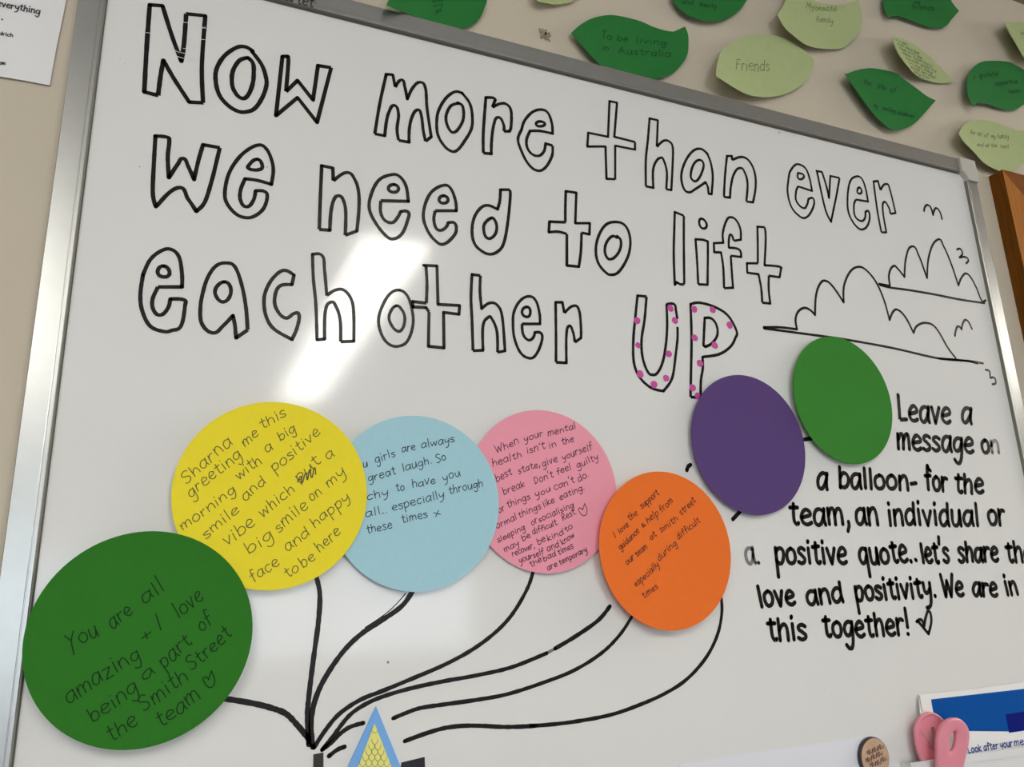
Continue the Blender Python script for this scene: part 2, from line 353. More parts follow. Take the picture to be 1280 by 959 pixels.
letter(['228,175! 272,178! 288,260! 330,212 352,260 368,340! 405,265 455,228 490,270 500,400 528,592! 490,622! 475,550 462,450 437,412 400,460 382,540 380,628! 310,615! 300,540 310,440 282,382 245,430 228,500 218,585! 152,572! 185,370 z'], *A, 3.9)
letter(['735,300 685,292 625,335 580,410 565,480 570,570 605,640 655,685 700,682 750,620 795,540 802,460 785,370 735,302', '712,368! 660,385 630,440 628,490 650,545 680,562 715,530 742,470 738,390 705,365'], *A, 3.9)
letter(['892,330! 940,332 955,345! 935,395! 985,372 1030,375 1060,420 1060,520 1050,555! 1012,555! 1010,510 975,462 945,510 930,620 928,705! 875,700! 875,560 z'], *A, 3.9)
letter(['848,408! 862,365 900,322 945,308 980,325 1000,380 1003,428! 940,415 890,415! 872,465 885,515 925,540 958,520 968,478! 1003,488! 1000,540 965,600 922,612 878,575 845,510 830,455 848,408! z', '940,367 920,380 940,392 965,380 z'], 440, 60, 4, 3.7)
A = (700, 110, 5.33)
letter(['330,88! 380,98! 362,325! 500,360! 500,410! 368,385! 368,608! 310,605! 303,390! 182,390! 188,298! 320,325! z'], *A, 3.2)
letter(['597,203! 652,215! 645,392! 690,352 730,358 752,400 750,520 742,680! 708,675! 712,560 690,480 670,465 640,490 620,550 622,665! 572,655! 572,480 585,350 z'], *A, 3.2)
letter(['980,435 935,405 880,425 830,500 808,590 825,670 860,695 900,675 970,628! 985,660 990,705! 1010,708! 1018,590 1005,500 980,435! z', '925,480 890,510 872,570 880,610 915,615 950,550 955,500 z'], *A, 3.2)
letter(['835,380! 860,380! 860,400! 910,385 950,410 975,470 978,540 965,612! 932,608! 938,520 925,465 900,440 870,470 855,530 850,588! 820,585! 825,480 z'], 700, 100, 4, 3.2)
A = (960, 160, 4)
letter(['108,222! 130,190 155,182 190,205 210,260 220,315! 150,292! 140,320 142,365 175,400 195,385 202,355! 228,355 225,400 190,448 150,435 115,390 98,320 102,260 z', '150,225! 150,250 170,255 178,235 z'], *A, 2.9)
letter(['242,215 270,220! 292,290 305,350! 312,240! 358,250! 340,350 315,470! 285,400 245,218'], *A, 2.9)
letter(['410,270 440,243 470,255 490,310 500,368! 440,358! 430,385 435,440 465,465 485,450 487,420! 505,420 505,470 480,505 445,495 405,430 398,350 z', '455,298 447,320 462,328 468,312 z'], *A, 2.9)
letter(['528,268! 550,265! 562,310! 590,280 610,310 638,425! 612,430! 605,400 580,370 575,420 592,522! 567,522! 545,400 z'], *A, 2.9)
A = (160, 140, 5.33)
letter(['183,160! 260,168 275,195 265,300 272,438! 330,350 368,310 400,360 440,450! 470,320 500,218! 612,238! 585,350 560,450 512,600 455,662! 400,580 330,505 185,632! 165,540 172,350 z'], *A, 4.7)
letter(['710,342 780,265 870,220 925,250 960,330 968,400 955,482! 860,455 780,445! 750,520 750,590 790,632 835,590 850,525! 905,528 928,560 905,640 850,690 790,705 720,680 660,610 645,540 665,430 z', '860,315 805,355 810,380 870,385 895,360 z'], *A, 4.5)
A = (380, 180, 5.33)
letter(['118,145! 192,160! 195,245! 285,190 340,240 365,330 365,450 352,580! 275,608! 278,450 260,370 230,345 200,370 180,450 172,575! 102,570! 108,380 z'], *A, 4.3)
letter(['450,330 500,240 580,205 635,215 680,280 695,382! 512,378! 510,450 535,505 585,525 620,495 645,450! 695,455 690,510 655,595 600,632 550,615 480,530 435,430 z', '600,270 562,295 595,322 630,300 z'], *A, 4.2)
letter(['815,380 860,310 935,275 980,300 1010,380 1015,445! 875,445! 865,500 880,560 915,575 950,550 960,525! 1000,525 1015,560 1000,610 930,668 870,640 820,570 795,480 z', '930,345 900,372 930,395 960,372 z'], *A, 4.1)
A = (560, 210, 5.33)
letter(['350,145! 412,145! 415,190 400,350 375,490 340,550 280,575 220,550 175,500 160,420 175,330 220,265 270,250 330,275! 345,220 z', '285,335 245,370 238,410 250,455 280,470 315,440 325,390 310,345 z'], *A, 4.0)
letter(['785,155! 855,165! 848,368! 945,368! 942,442! 890,432! 885,560 872,658! 792,650! 792,440! 735,425 672,428! 676,358! 782,362! 782,250 z'], *A, 3.7)
letter(['1110,360 1050,380 1005,450 985,540 1000,630 1050,695 1090,712 1140,690 1195,600 1215,510 1205,430 1170,375 z', '1125,465! 1095,455 1060,490 1045,540 1055,590 1085,608 1125,580 1150,530 1150,480 1128,455'], *A, 3.7)
A = (800, 250, 5.33)
letter(['232,80! 292,105! 292,300 295,560! 270,562 245,548! 232,565! 225,350 z'], *A, 3.4)
letter(['370,262! 440,272 452,310 450,565! 388,562! 380,400 z', '412,125 395,155 420,190 445,165 z'], *A, 3.3)
letter(['555,285! 552,220 575,140 605,115 645,140 670,200 672,265! 625,272! 605,230 592,270 592,318! 660,330 675,380! 605,372! 612,480 620,585! 560,588! 555,450 540,350! 495,348! 492,288! z'], *A, 3.2)
letter(['782,178! 832,182! 838,260 830,435! 930,445 938,465 930,515! 858,505! 858,600 868,690! 815,685! 808,590 790,495! 715,485! 712,422! 785,422! 785,300 z'], *A, 3.2)
A = (160, 260, 4)
letter(['75,335! 110,260 165,215 215,207 255,245 270,330 270,395! 150,395! 122,460 130,515 165,535 200,500 212,455! 280,460 285,490 265,590 220,612 180,618 110,590 70,510 62,430 75,335! z', '178,290 148,320 178,345 208,325 z'], *A, 4.6)
letter(['535,295 490,275 440,290 400,345 375,420 362,500 370,580 425,625 475,590 525,538! 535,590 540,650! 598,610! 590,500 570,390 z', '478,370 440,400 440,440 475,470 510,440 510,390 z'], *A, 4.5)
letter(['830,335! 780,312 730,345 695,400 680,460 690,540 730,605 820,658! 845,600 855,535 830,528 785,550 740,500 735,440 760,390 820,383! z'], *A, 4.4)
letter(['270,95! 335,105 350,200 365,370! 420,335 480,335 530,400 545,500 545,675! 458,678! 455,540 430,450 390,415 355,480 350,660! 300,665! 292,430 275,250 z'], 340, 300, 5.33, 4.0)
letter(['850,335 790,355 740,430 710,530 730,630 780,695 845,708 905,670 940,560 930,450 900,370 z', '825,440 785,490 785,545 830,605 870,590 885,520 865,465 z'], 340, 300, 5.33, 3.8)
A = (440, 260, 4)
letter(['358,287! 425,290! 430,482! 538,488! 535,532! 458,522! 460,700! 382,692! 385,520! 370,498! 305,495! 303,468! 372,476! 375,380 370,290'], *A, 4.0)
letter(['600,333! 642,338! 640,420 648,503! 690,475 730,490 752,550 765,715! 728,722! 725,620 700,555 680,548 655,590 655,712! 605,714! 600,560 595,450 z'], *A, 3.8)
letter(['810,520 840,465 885,442 920,465 938,530 940,580! 850,580! 855,630 880,660 905,650 915,622! 948,630 945,680 915,740 880,750 840,720 812,650 805,580 z', '875,495 850,520 875,545 892,520 z'], *A, 3.7)
letter(['1018,472! 1052,472! 1062,525! 1105,490 1135,510 1145,600 1145,650! 1115,672! 1105,620 1085,590 1072,640 1072,775! 1020,772! 1020,640 z'], *A, 3.6)
A = (780, 360, 6.393)
lu = letter(['108,62! 180,68! 165,250 140,420 150,560 190,670 230,695 270,675 310,590 335,450 345,300 340,130! 400,130 415,180 425,240', '428,320 428,400 415,520 385,720 315,825! 220,800 130,720 80,600 75,420 90,240 108,62!'], *A, 3.6)
lp = letter(['532,130! 600,118 720,150 830,220 900,345 890,400 850,470 760,530 628,552! 630,640 615,740 612,877! 532,872! 535,700 540,400 z', '645,240! 700,245 740,300 745,380 700,445 650,470! 635,460! 640,350 z'], *A, 3.6)
for par, dots in ((lu, ((105,262,30), (112,458,24), (130,688,30), (240,772,31), (337,722,29), (357,527,30), (407,260,29), (372,162,30))),
                  (lp, ((562,170,30), (708,175,30), (845,297,32), (725,458,31), (565,398,30), (607,603,31), (548,798,31), (588,862,27)))):
    for x, y, r in dots:
        i = Ink(-.0004); a = at(780+x/6.393, 360+y/6.393, -.0004); rr = r/6.393*mpp(850, 420)
        n = 18; ph = rnd.random()*6
        i.v = [Vector((a.x+rr*(1+.07*math.sin(3*t+ph))*math.cos(t), -.0004, a.z+rr*(1+.07*math.sin(2*t+ph))*math.sin(t))) for t in [2*math.pi*q/n for q in range(n)]]
        i.f = [tuple(range(n))]; i.make('polka_dot', M['pink_ink'], par)

# clouds and birds
i = Ink()
i.path('-20,437! 60,437 145,447! 138,400 150,360 180,340 210,350 235,375! 240,280 260,220 290,205 330,240 378,312! 380,230 410,160 450,135 490,150 540,210 580,300 608,400! 625,360 650,350 690,390 728,465! 745,430 790,415 840,440 900,540 938,590', 3.0, 960, 300, 4)
i.path('-20,442 150,465 380,497 620,540 850,592 1000,605 1075,617', 3.0, 960, 300, 4)
i.path('850,592 930,598 1000,606 1046,618', 2.6, 960, 300, 4); i.make('cloud_drawing', M['ink'], board)
i = Ink()
i.path('556,780 610,790! 605,735 625,692 650,705 682,745! 690,650 720,592 755,640 795,750! 805,640 845,560 880,595 920,690 952,787! 970,745 1000,732 1040,795 1068,862 1088,862', 2.9, 960, 160, 4)
i.path('560,785 610,798 700,810 830,832 960,858 1082,876', 2.9, 960, 160, 4); i.make('cloud_drawing', M['ink'], board)
for t, oy in (('780,415 785,395 798,385 815,400 825,435! 832,410 845,402 862,425 870,455', 160), ('945,608 962,605 972,630 958,648! 985,645 1002,660 992,677', 160)):
    i = Ink(); i.path(t, 2.8, 960, oy, 4); i.make('bird_drawing', M['ink'], board)
for t in ('935,480 940,450 952,432 968,448! 975,415 995,402 1020,445', '1088,650 1106,655 1110,675 1112,690! 1132,690 1138,715 1122,722'):
    i = Ink(); i.path(t, 2.8, 960, 300, 4); i.make('bird_drawing', M['ink'], board)

# balloon strings
A = (340, 680, 3.437)
for ts, w in ((['-215,664 -140,675 -60,690 0,706 60,730 110,780 158,838'], 6.6),
    (['184,120 205,210 200,330 180,480 160,640 152,740 158,862'], 6.0),
    (['612,190 560,265 470,330 380,390 300,470 220,590 180,690 168,780 175,872'], 6.2),
    (['1126,105 1098,190 1034,300 960,380 860,455 740,520 600,580 480,630 380,670 290,730 230,800 180,876'], 5.0),
    (['1452,268 1400,330 1300,400 1216,450', '1180,470 1030,530 880,565 740,590 600,620 480,655 400,690 330,740 260,830 215,885'], 5.0),
    (['1548,310 1495,390 1415,470 1295,545 1155,600 1015,645 895,668 740,690 640,705 580,725 520,750'], 4.6),
    (['1927,205 1933,290 1914,390 1864,490 1784,580 1694,640 1584,690 1454,735 1294,765 1154,780 1014,787 900,782 820,782 740,792 660,815 570,848'], 4.6),
    (['392,770 340,785 300,810 260,850 215,885'], 5.0), (['312,872 280,885 245,912'], 5.2)):
    i = Ink()
    for t in ts: i.path(t, w, *A, wob=.2)
    i.make('balloon_string', M['ink'], board)
i = Ink(); i.path('575,212 525,268 475,310 400,360', 1.2, *A); i.make('balloon_string', M['ink'], board)
for t, o in (('556,46 543,56 536,75', (730, 570, 4.17)), ('815,288 795,310 776,330', (730, 570, 4.17)), ('600,553 650,546', (840, 400, 3.69))):
    i = Ink(); i.path(t, 5.0, *o); i.make('balloon_string', M['ink'], board)
for t in ('1219,449 1178,471', '1135,779 1112,781'):
    i = Ink(); i.path(t, 3.6, 340, 680, 3.437); i.make('ink_smear', M['fade'], board)
# the message
W1 = 5.0
kw = dict(lean=-.10, jit=.06, asc=.52)
words(board, -.00025, M['ink'], W1, [('Leave', 560, 250, 862, 272, 86), ('a', 922, 262, 980, 270, 86), ('message', 556, 415, 992, 442, 82), ('o', 1040, 440, 1085, 440, 76)], 1000, 470, 4.571, **kw)
words(board, -.00025, M['fade'], W1*.9, [('n', 1092, 440, 1142, 440, 70)], 1000, 470, 4.571, **kw)
words(board, -.00025, M['ink'], W1, [('a', 408, 508, 452, 514, 66), ('balloon-', 502, 502, 832, 516, 58), ('for', 866, 514, 960, 516, 58), ('the', 990, 522, 1110, 530, 56)], 900, 460, 3.368, **kw)
words(board, -.00025, M['ink'], W1, [('team,', 402, 162, 748, 166, 88), ('an', 778, 164, 908, 162, 88), ('positive', 318, 385, 728, 386, 86)], 900, 620, 4.571, **kw)
words(board, -.00025, M['fade'], W1*.9, [('a.', 152, 388, 232, 382, 88)], 900, 620, 4.571, **kw)
words(board, -.00025, M['ink'], W1, [('individual', 376, 246, 984, 252, 98), ('or', 1045, 244, 1158, 242, 98), ('quote..', 185, 508, 572, 488, 100), ("let's", 600, 500, 785, 494, 92), ('share', 845, 490, 1112, 490, 92), ('the', 1168, 494, 1340, 488, 92)], 1040, 610, 5.333, **kw)
words(board, -.00025, M['ink'], W1, [('love', 72, 215, 236, 202, 64), ('and', 290, 206, 458, 192, 64), ('positivity.', 512, 186, 882, 166, 62), ('We', 908, 168, 1006, 166, 58), ('are', 1048, 164, 1160, 164, 58), ('in', 1200, 160, 1254, 154, 58),
    ('this', 112, 368, 290, 364, 68), ('together!', 366, 352, 762, 342, 68)], 930, 700, 3.657, **kw)
i = Ink(); i.path('828,462! 848,455 860,482! 866,445 880,418 890,460 878,514! 838,466 z', 3.9, 900, 640, 3.368); i.make('heart_drawing', M['ink'], board)
for x, y, r in ((974, 165.5, 1.2), (983, 165, .6), (988, 165, .8), (991, 170, .5), (334, 835/4, .8), (156, 79, .5), (150, 73, .5), (174.5, 208.5, .8), (1030, 862, .5), (485, 828, 1.6)):
    i = Ink(); i.dot(x, y, r); i.make('ink_speck', M['fade'], board)

# ------------------------------------------------------------------ paper balloons
T = 2*math.pi
def paper(name, outline, h, m, parent, t=.0004, rings=9):
    """thin curled card: outline = points in (x, z); h(x, z) = distance in front of the board plane"""
    n = len(outline); cx = sum(p[0] for p in outline)/n; cz = sum(p[1] for p in outline)/n
    v, f = [], []
    for side in (0, 1):
        b = len(v); v.append((cx, -h(cx, cz)+side*t, cz))
        for r in range(1, rings+1):
            for p in outline:
                x, z = cx+(p[0]-cx)*r/rings, cz+(p[1]-cz)*r/rings; v.append((x, -h(x, z)+side*t, z))
        for q in range(n):
            f.append((b, b+1+q, b+1+(q+1) % n))
            for r in range(rings-1):
                k = b+1+r*n; f.append((k+q, k+n+q, k+n+(q+1) % n, k+(q+1) % n))
    b2 = 1+rings*n; k = 1+(rings-1)*n
    f += [(k+q, b2+k+q, b2+k+(q+1) % n, k+(q+1) % n) for q in range(n)]
    o = obj(name, v, f, m, parent, smooth=True)
    half = 1+rings*n; last = lambda q: (q % half) >= half-n
    for e in o.data.edges:
        a, b = e.vertices
        if last(a) and last(b) and a//half == b//half: e.use_edge_sharp = True
    return o
def balloon(unit, h0, lift, tilt, m, label):
    k = DIST-h0; cx, cz, r = unit[0]*k, CAMZ-unit[1]*k, .1156*k
    def h(x, z):
        dx, dz = (x-cx)/r, (z-cz)/r
        return h0+lift*(dx*dx+dz*dz)+tilt[0]*dx+tilt[1]*dz
    t = thing('paper_balloon', (cx, -h0, cz-r), label, 'paper circle', 'paper balloons on the whiteboard')
    n = 96
    paper('card_disc', [(cx+r*math.cos(T*q/n), cz+r*math.sin(T*q/n)) for q in range(n)], h, m, t)
    return t, (lambda x, z: -h(x, z)-.0002)
t, Y = balloon((-.02447, .03234), .0135, .001, (.001, .000), CARD['green'], 'large green paper circle at lower left overlapping the silver frame')
lines(t, Y, M['pen_green'], 1.25, [[('You', 262, 525, 375, 465, 50), ('are', 420, 440, 500, 380, 42), ('all', 540, 350, 622, 290, 42)],
    [('amazing', 256, 722, 530, 545, 44), ('+', 535, 490, 572, 465, 40), ('I', 595, 448, 612, 440, 42), ('love', 672, 402, 768, 328, 40)],
    [('being', 345, 790, 522, 672, 40), ('a', 540, 636, 582, 605, 36), ('part', 615, 592, 722, 492, 40), ('of', 755, 452, 802, 420, 38)],
    [('the', 415, 865, 520, 800, 40), ('Smith', 540, 755, 710, 630, 38), ('Street', 722, 600, 872, 462, 36)],
    [('team', 605, 812, 755, 700, 42), ('HEART', 790, 635, 0, 0, 42)]], 0, 640, 3.006, lean=.12)
t, Y = balloon((.10763, -.12912), .0100, .0012, (.0, .000), CARD['yellow'], 'yellow paper circle covered in handwriting, overlapping the blue circle')
lines(t, Y, M['pen_yellow'], 1.1, [[('Sharna', 120, 430, 335, 238, 40)],
    [('greeting', 140, 490, 380, 300, 36), ('me', 390, 252, 458, 198, 36), ('this', 468, 170, 584, 110, 34)],
    [('morning', 105, 642, 352, 462, 34), ('with', 365, 410, 472, 325, 34), ('a', 488, 282, 522, 262, 34), ('big', 553, 226, 628, 180, 32)],
    [('smile', 210, 682, 368, 550, 36), ('and', 392, 506, 490, 415, 34), ('positive', 528, 372, 742, 192, 34)],
    [('vibe', 305, 712, 442, 615, 40), ('which', 472, 582, 622, 455, 34), ('put', 638, 418, 742, 325, 34), ('a', 770, 312, 804, 294, 34)],
    [('big', 410, 752, 525, 672, 40), ('smile', 545, 652, 685, 530, 36), ('on', 700, 508, 748, 470, 34), ('my', 775, 442, 858, 375, 34)],
    [('face', 430, 882, 552, 795, 36), ('and', 588, 742, 692, 655, 36), ('happy', 712, 626, 878, 495, 34)],
    [('to', 592, 862, 645, 820, 36), ('be', 660, 815, 720, 770, 36), ('here', 735, 742, 836, 650, 34)]], 200, 490, 3.689, lean=.1)
i = Ink(Y); i.path('635,415 650,390 655,420 672,375 680,405 690,360 700,395 712,350 718,380', 1.5, 200, 490, 3.689); i.make('crossed_out_scribble', M['pen_yellow'], t)
t, Y = balloon((.29046, -.12225), .0066, .0014, (.000, -.001), CARD['sky_blue'], 'pale blue paper circle between the yellow and pink circles')
lines(t, Y, M['pen'], 1.0, [[('u', 130, 324, 152, 320, 26), ('girls', 190, 305, 286, 268, 27), ('are', 316, 250, 382, 236, 26), ('always', 410, 234, 570, 200, 26)],
    [('great', 155, 392, 288, 356, 27), ('laugh.', 320, 342, 462, 302, 27), ('So', 482, 302, 530, 286, 28)],
    [('chy', 150, 484, 252, 456, 27), ('to', 290, 440, 330, 430, 28), ('have', 365, 422, 478, 398, 27), ('you', 515, 392, 598, 362, 27)],
    [('all..', 143, 566, 250, 538, 27), ('especially', 270, 532, 520, 466, 27), ('through', 542, 452, 706, 415, 26)],
    [('these', 148, 640, 270, 612, 28), ('times', 315, 590, 440, 562, 28), ('x', 475, 560, 502, 545, 28)]], 420, 500, 3.836, lean=.1)
t, Y = balloon((.47785, -.14156), .0042, .0008, (.0005, -.0005), CARD['pink'], 'pink paper circle filled with small handwriting, behind the orange circle')
lines(t, Y, M['pen_pink'], 1.0, [[('When', 125, 278, 246, 225, 26), ('your', 272, 220, 372, 188, 24), ('mental', 395, 190, 542, 150, 24)],
    [('health', 108, 348, 260, 298, 26), ("isn't", 288, 282, 382, 252, 25), ('in', 405, 258, 442, 242, 24), ('the', 470, 236, 532, 215, 24)],
    [('best', 128, 428, 210, 388, 26), ('state,', 242, 388, 356, 345, 25), ('give', 368, 352, 448, 318, 25), ('yourself', 472, 314, 628, 258, 25)],
    [('break', 165, 496, 276, 450, 25), ("Don't", 328, 440, 425, 400, 25), ('feel', 445, 392, 518, 362, 24), ('guilty', 548, 358, 660, 308, 24)],
    [('or', 142, 592, 172, 572, 24), ('things', 185, 564, 305, 515, 24), ('you', 332, 510, 412, 475, 24), ("can't", 430, 472, 535, 428, 24), ('do.', 555, 428, 612, 396, 24)],
    [('ormal', 128, 672, 236, 622, 24), ('things', 245, 614, 362, 565, 23), ('like', 375, 562, 432, 532, 23), ('eating.', 458, 522, 588, 468, 23)],
    [('sleeping', 135, 745, 278, 676, 23), ('or', 315, 658, 346, 636, 22), ('socialising', 350, 638, 532, 558, 22)],
    [('may', 170, 796, 246, 755, 22), ('be', 265, 738, 306, 715, 22), ('difficult.', 318, 704, 452, 648, 22), ('Rest.', 474, 628, 546, 592, 22)],
    [('recover,', 212, 816, 328, 768, 22), ('be', 345, 756, 386, 735, 22), ('kind', 394, 736, 480, 700, 22), ('to', 490, 692, 526, 664, 22)],
    [('yourself', 248, 852, 376, 802, 22), ('and', 394, 792, 456, 764, 22), ('know', 470, 757, 537, 714, 22)],
    [('the', 308, 876, 366, 840, 22), ('bad', 374, 842, 440, 814, 22), ('times', 452, 808, 530, 768, 22)],
    [('are', 395, 890, 446, 865, 21), ('temporary', 458, 862, 602, 790, 21), ('HEART', 583, 578, 0, 0, 42)]], 590, 500, 4.17, lean=.15)
t, Y = balloon((.67330, -.05747), .0115, .0022, (-.001, -.001), CARD['orange'], 'orange paper circle with slanted handwriting, below the purple circle')
lines(t, Y, M['pen_brown'], 1.0, [[('I', 160, 432, 172, 424, 26), ('love', 185, 406, 235, 365, 22), ('the', 240, 342, 282, 305, 22), ('support', 302, 278, 392, 198, 22)],
    [('guidance', 190, 494, 292, 398, 23), ('&', 305, 375, 322, 360, 18), ('help', 332, 352, 392, 308, 23), ('from', 405, 297, 466, 238, 22)],
    [('our', 225, 572, 266, 535, 23), ('team', 275, 527, 332, 478, 22), ('at', 350, 442, 380, 415, 22), ('smith', 402, 402, 492, 332, 22), ('street', 508, 312, 584, 238, 22)],
    [('especially', 272, 686, 392, 572, 23), ('during', 392, 550, 486, 462, 22), ('difficult', 492, 438, 606, 343, 22)],
    [('times', 312, 746, 388, 688, 23)]], 730, 570, 4.17, lean=.2)
balloon((.84965, -.22408), .0060, .0016, (-.0015, .000), CARD['purple'], 'blank purple paper circle below the spotted letters UP')
balloon((1.06793, -.31315), .0070, .0018, (-.0020, .000), CARD['leaf_green'], 'blank green paper circle under the larger cloud drawing')

# ------------------------------------------------------------------ paper leaves on the wall
def resample(pl, step):
    out = []
    for i in range(len(pl)-1):
        a, b = pl[i], pl[i+1]; n = max(1, int(math.hypot(b[0]-a[0], b[1]-a[1])/step))
        out += [(a[0]+(b[0]-a[0])*j/n, a[1]+(b[1]-a[1])*j/n) for j in range(n)]
    return out
def leaf(txt, ox, oy, k, m, label, curl=.010, ang=225, h0=.0065, far=.3):
    pts, _ = parse(txt, ox, oy, k)
    px = resample(curve(pts, True), 2.5)
    c = [sum(p[i] for p in px)/len(px) for i in (0, 1)]; C = at(c[0], c[1], WALL)
    rad = max((at(p[0], p[1], WALL)-C).length for p in px)
    ca, sa = math.cos(math.radians(ang)), math.sin(math.radians(ang))
    def h(x, z):
        s = max(-1.2, min(1.2, ((x-C.x)*ca+(z-C.z)*sa)/rad))
        return -WALL+h0+(curl if s > 0 else curl*far)*s*s
    Y = lambda x, z: -h(x, z)
    o3 = [at(p[0], p[1], Y) for p in px]
    zmin = min(p.z for p in o3)
    t = thing('paper_leaf', (C.x, WALL-.001, zmin), label, 'paper leaf', 'paper leaves on the wall')
    paper('leaf_card', [(p.x, p.z) for p in o3], h, m, t, rings=8)
    return t, (lambda x, z: -h(x, z)-.0002)
D, L = M['dark_leaf'], M['light_leaf']
t, Y = leaf('15,35! 60,-40 200,-120 400,-140 600,-80 680,-10 670,50 640,120 590,165 530,190 470,200 400,190 300,150 160,90 z', 480, 0, 5.33, D, 'dark green paper leaf touching the top frame rail, leftmost of the leaves', 0.0203, 215, .006)
lines(t, Y, M['pen_dark'], .9, [[('to', 320, 20, 355, 12, 14), ('me', 365, 10, 395, 2, 12)], [('my', 330, 48, 395, 34, 14)], [('pets', 345, 88, 385, 70, 14)]], 480, 0, 5.33)
leaf('1020,0 1080,20 1150,30 1220,20 1270,0 1290,-60 1150,-120 1010,-60 z', 480, 0, 5.33, L, 'light green paper leaf, only its lower rim showing at the top edge', 0.0087)
t, Y = leaf('215,165! 260,125 320,92 400,75 470,82 560,105 630,135 700,155 750,155 785,132! 800,170 803,215 798,270 770,320 730,360 680,385 620,397 560,393 480,375 400,350 330,295 z', 660, 0, 4, D, 'large dark green paper leaf with an upturned tip just above the frame', 0.0101, 235)
lines(t, Y, M['pen_dark'], 1.2, [[('To', 365, 192, 420, 198, 24), ('be', 445, 200, 500, 206, 20), ('living', 540, 212, 692, 226, 20)], [('in', 372, 250, 402, 255, 20), ('Australia', 450, 268, 715, 284, 22)]], 660, 0, 4)
t, Y = leaf('88,-15! 130,45 200,95 290,125 380,125 450,95 500,55 538,5! 520,-40 430,-90 300,-110 150,-70 z', 820, 0, 4.74, D, 'dark green paper leaf cut by the top edge, above the leaf reading Friends', 0.0087, 250)
lines(t, Y, M['pen_dark'], 1.1, [[('and', 150, 20, 220, 28, 18), ('family', 255, 36, 355, 48, 18)]], 820, 0, 4.74)
t, Y = leaf('355,450! 360,390 385,310 440,260 520,220 600,208 700,212 780,235 850,280 910,325 938,360 925,410 890,470 840,520 770,555 700,572 640,575 560,565 480,530 z', 820, 0, 4.74, L, 'light green paper leaf with the word Friends', 0.0174, 215, .008, .2)
lines(t, Y, M['pen_leaf'], 1.1, [[('Friends', 472, 412, 672, 424, 46)]], 820, 0, 4.74, lean=.0)
t, Y = leaf('720,90! 755,30 790,-30 850,-40 900,-20 950,10 1030,25 1100,28 1160,15 1195,-8! 1215,60 1222,130 1200,200 1150,250 1100,285 1010,290 900,270 820,215 760,160 z', 820, 0, 4.74, L, 'light green paper leaf with two short words, right of and above Friends', 0.0145, 215)
lines(t, Y, M['pen_leaf'], .85, [[('My', 890, 48, 935, 55, 24), ('beautiful', 945, 62, 1070, 66, 22)], [('family', 945, 125, 1048, 142, 22)]], 820, 0, 4.74)
t, Y = leaf('575,-10! 578,40 600,88! 640,78 720,105 800,135 850,142 890,130 920,95 955,55! 920,10 900,-20 800,-60 680,-60 z', 960, 0, 4, D, 'dark green paper leaf with pointed right end at the top edge', 0.0101, 255)
lines(t, Y, M['pen_dark'], 1.1, [[('my', 735, 18, 760, 20, 14)], [('friends', 718, 46, 832, 52, 18)]], 960, 0, 4)
t, Y = leaf('380,78! 440,85 520,130 600,190 660,250 720,310 765,360! 720,372 650,370 570,340 500,290 440,220 400,150 z', 1040, 30, 5.046, L, 'narrow light green paper leaf packed with tiny handwriting', 0.0188, 205, .006, .2)
rows = []
for q in range(9):
    x0 = 392+q*18; y0 = 92+q*30; n = (4, 6, 7, 8, 8, 8, 7, 6, 4)[q]; row = []
    x = x0
    for _ in range(max(1, n//2)):
        wd_ = ''.join(rnd.choice('aeioumnrstlhd') for _ in range(rnd.randint(3, 5))); ln = 11*len(wd_)
        if x+ln > x0+n*25: break
        row.append((wd_, x, y0+(x-x0)*.50, x+ln, y0+(x+ln-x0)*.50, 11)); x += ln+9
    rows.append(row)
lines(t, Y, M['pen_leaf'], .75, [r for r in rows if r], 1040, 30, 5.046)
t, Y = leaf('80,310! 95,312 140,295 200,282 270,280 390,305 450,345 540,410 600,455 655,482! 600,545 530,620 470,655 400,670 350,650 270,575 190,470 120,370 z', 1040, 30, 5.046, D, 'dark green pointed paper leaf left of the narrow written leaf, over the frame', 0.0188, 215, .008, .2)
lines(t, Y, M['pen_dark'], 1.1, [[('the', 195, 375, 245, 390, 22), ('life', 285, 405, 335, 418, 22), ('of', 365, 425, 400, 435, 22)], [('my', 262, 525, 290, 532, 20), ('smiley', 315, 540, 400, 560, 18), ('children', 410, 570, 515, 592, 18)]], 1040, 30, 5.046)
t, Y = leaf('850,370 870,300 930,245 1010,232 1110,238 1160,260 1211,290 1270,340 1300,400 1260,470 1200,515 1140,545 1060,535 980,505 915,500 892,522! 860,460 z', 1040, 30, 5.046, D, 'rounded dark green paper leaf cut by the right edge', 0.0101, 200)
lines(t, Y, M['pen_dark'], 1.1, [[('I', 890, 358, 900, 360, 26), ('grateful', 930, 338, 1050, 322, 18)], [('supportive', 1030, 388, 1170, 372, 18)], [('team', 1115, 438, 1190, 430, 18)]], 1040, 30, 5.046)
t, Y = leaf('800,690! 830,640 880,610 950,603 1040,625 1110,650 1160,668 1211,672 1270,660! 1270,760 1240,840 1190,890 1150,925 1090,932 1040,920 960,875 890,800 830,740 z', 1040, 30, 5.046, L, 'light green paper leaf just above the brown wooden frame', 0.0174, 215, .008, .2)
lines(t, Y, M['pen_leaf'], .85, [[('for', 870, 692, 905, 698, 18), ('all', 915, 702, 945, 708, 18), ('of', 958, 712, 985, 716, 18), ('my', 1003, 718, 1030, 722, 18), ('family', 1042, 722, 1115, 722, 20)], [('and', 915, 770, 955, 774, 16), ('all', 968, 774, 990, 776, 16), ('the', 1003, 776, 1040, 778, 16), ('rest', 1062, 780, 1115, 785, 16)]], 1040, 30, 5.046)
t, Y = leaf('1015,295! 1150,290 1300,300 1450,380 1500,500 1500,700 1400,850 1300,800 1180,600 1080,430 z', 1160, 0, 10.66, L, 'light green paper leaf at the right edge, topmost on that side', 0.0174, 215, .004, .2)
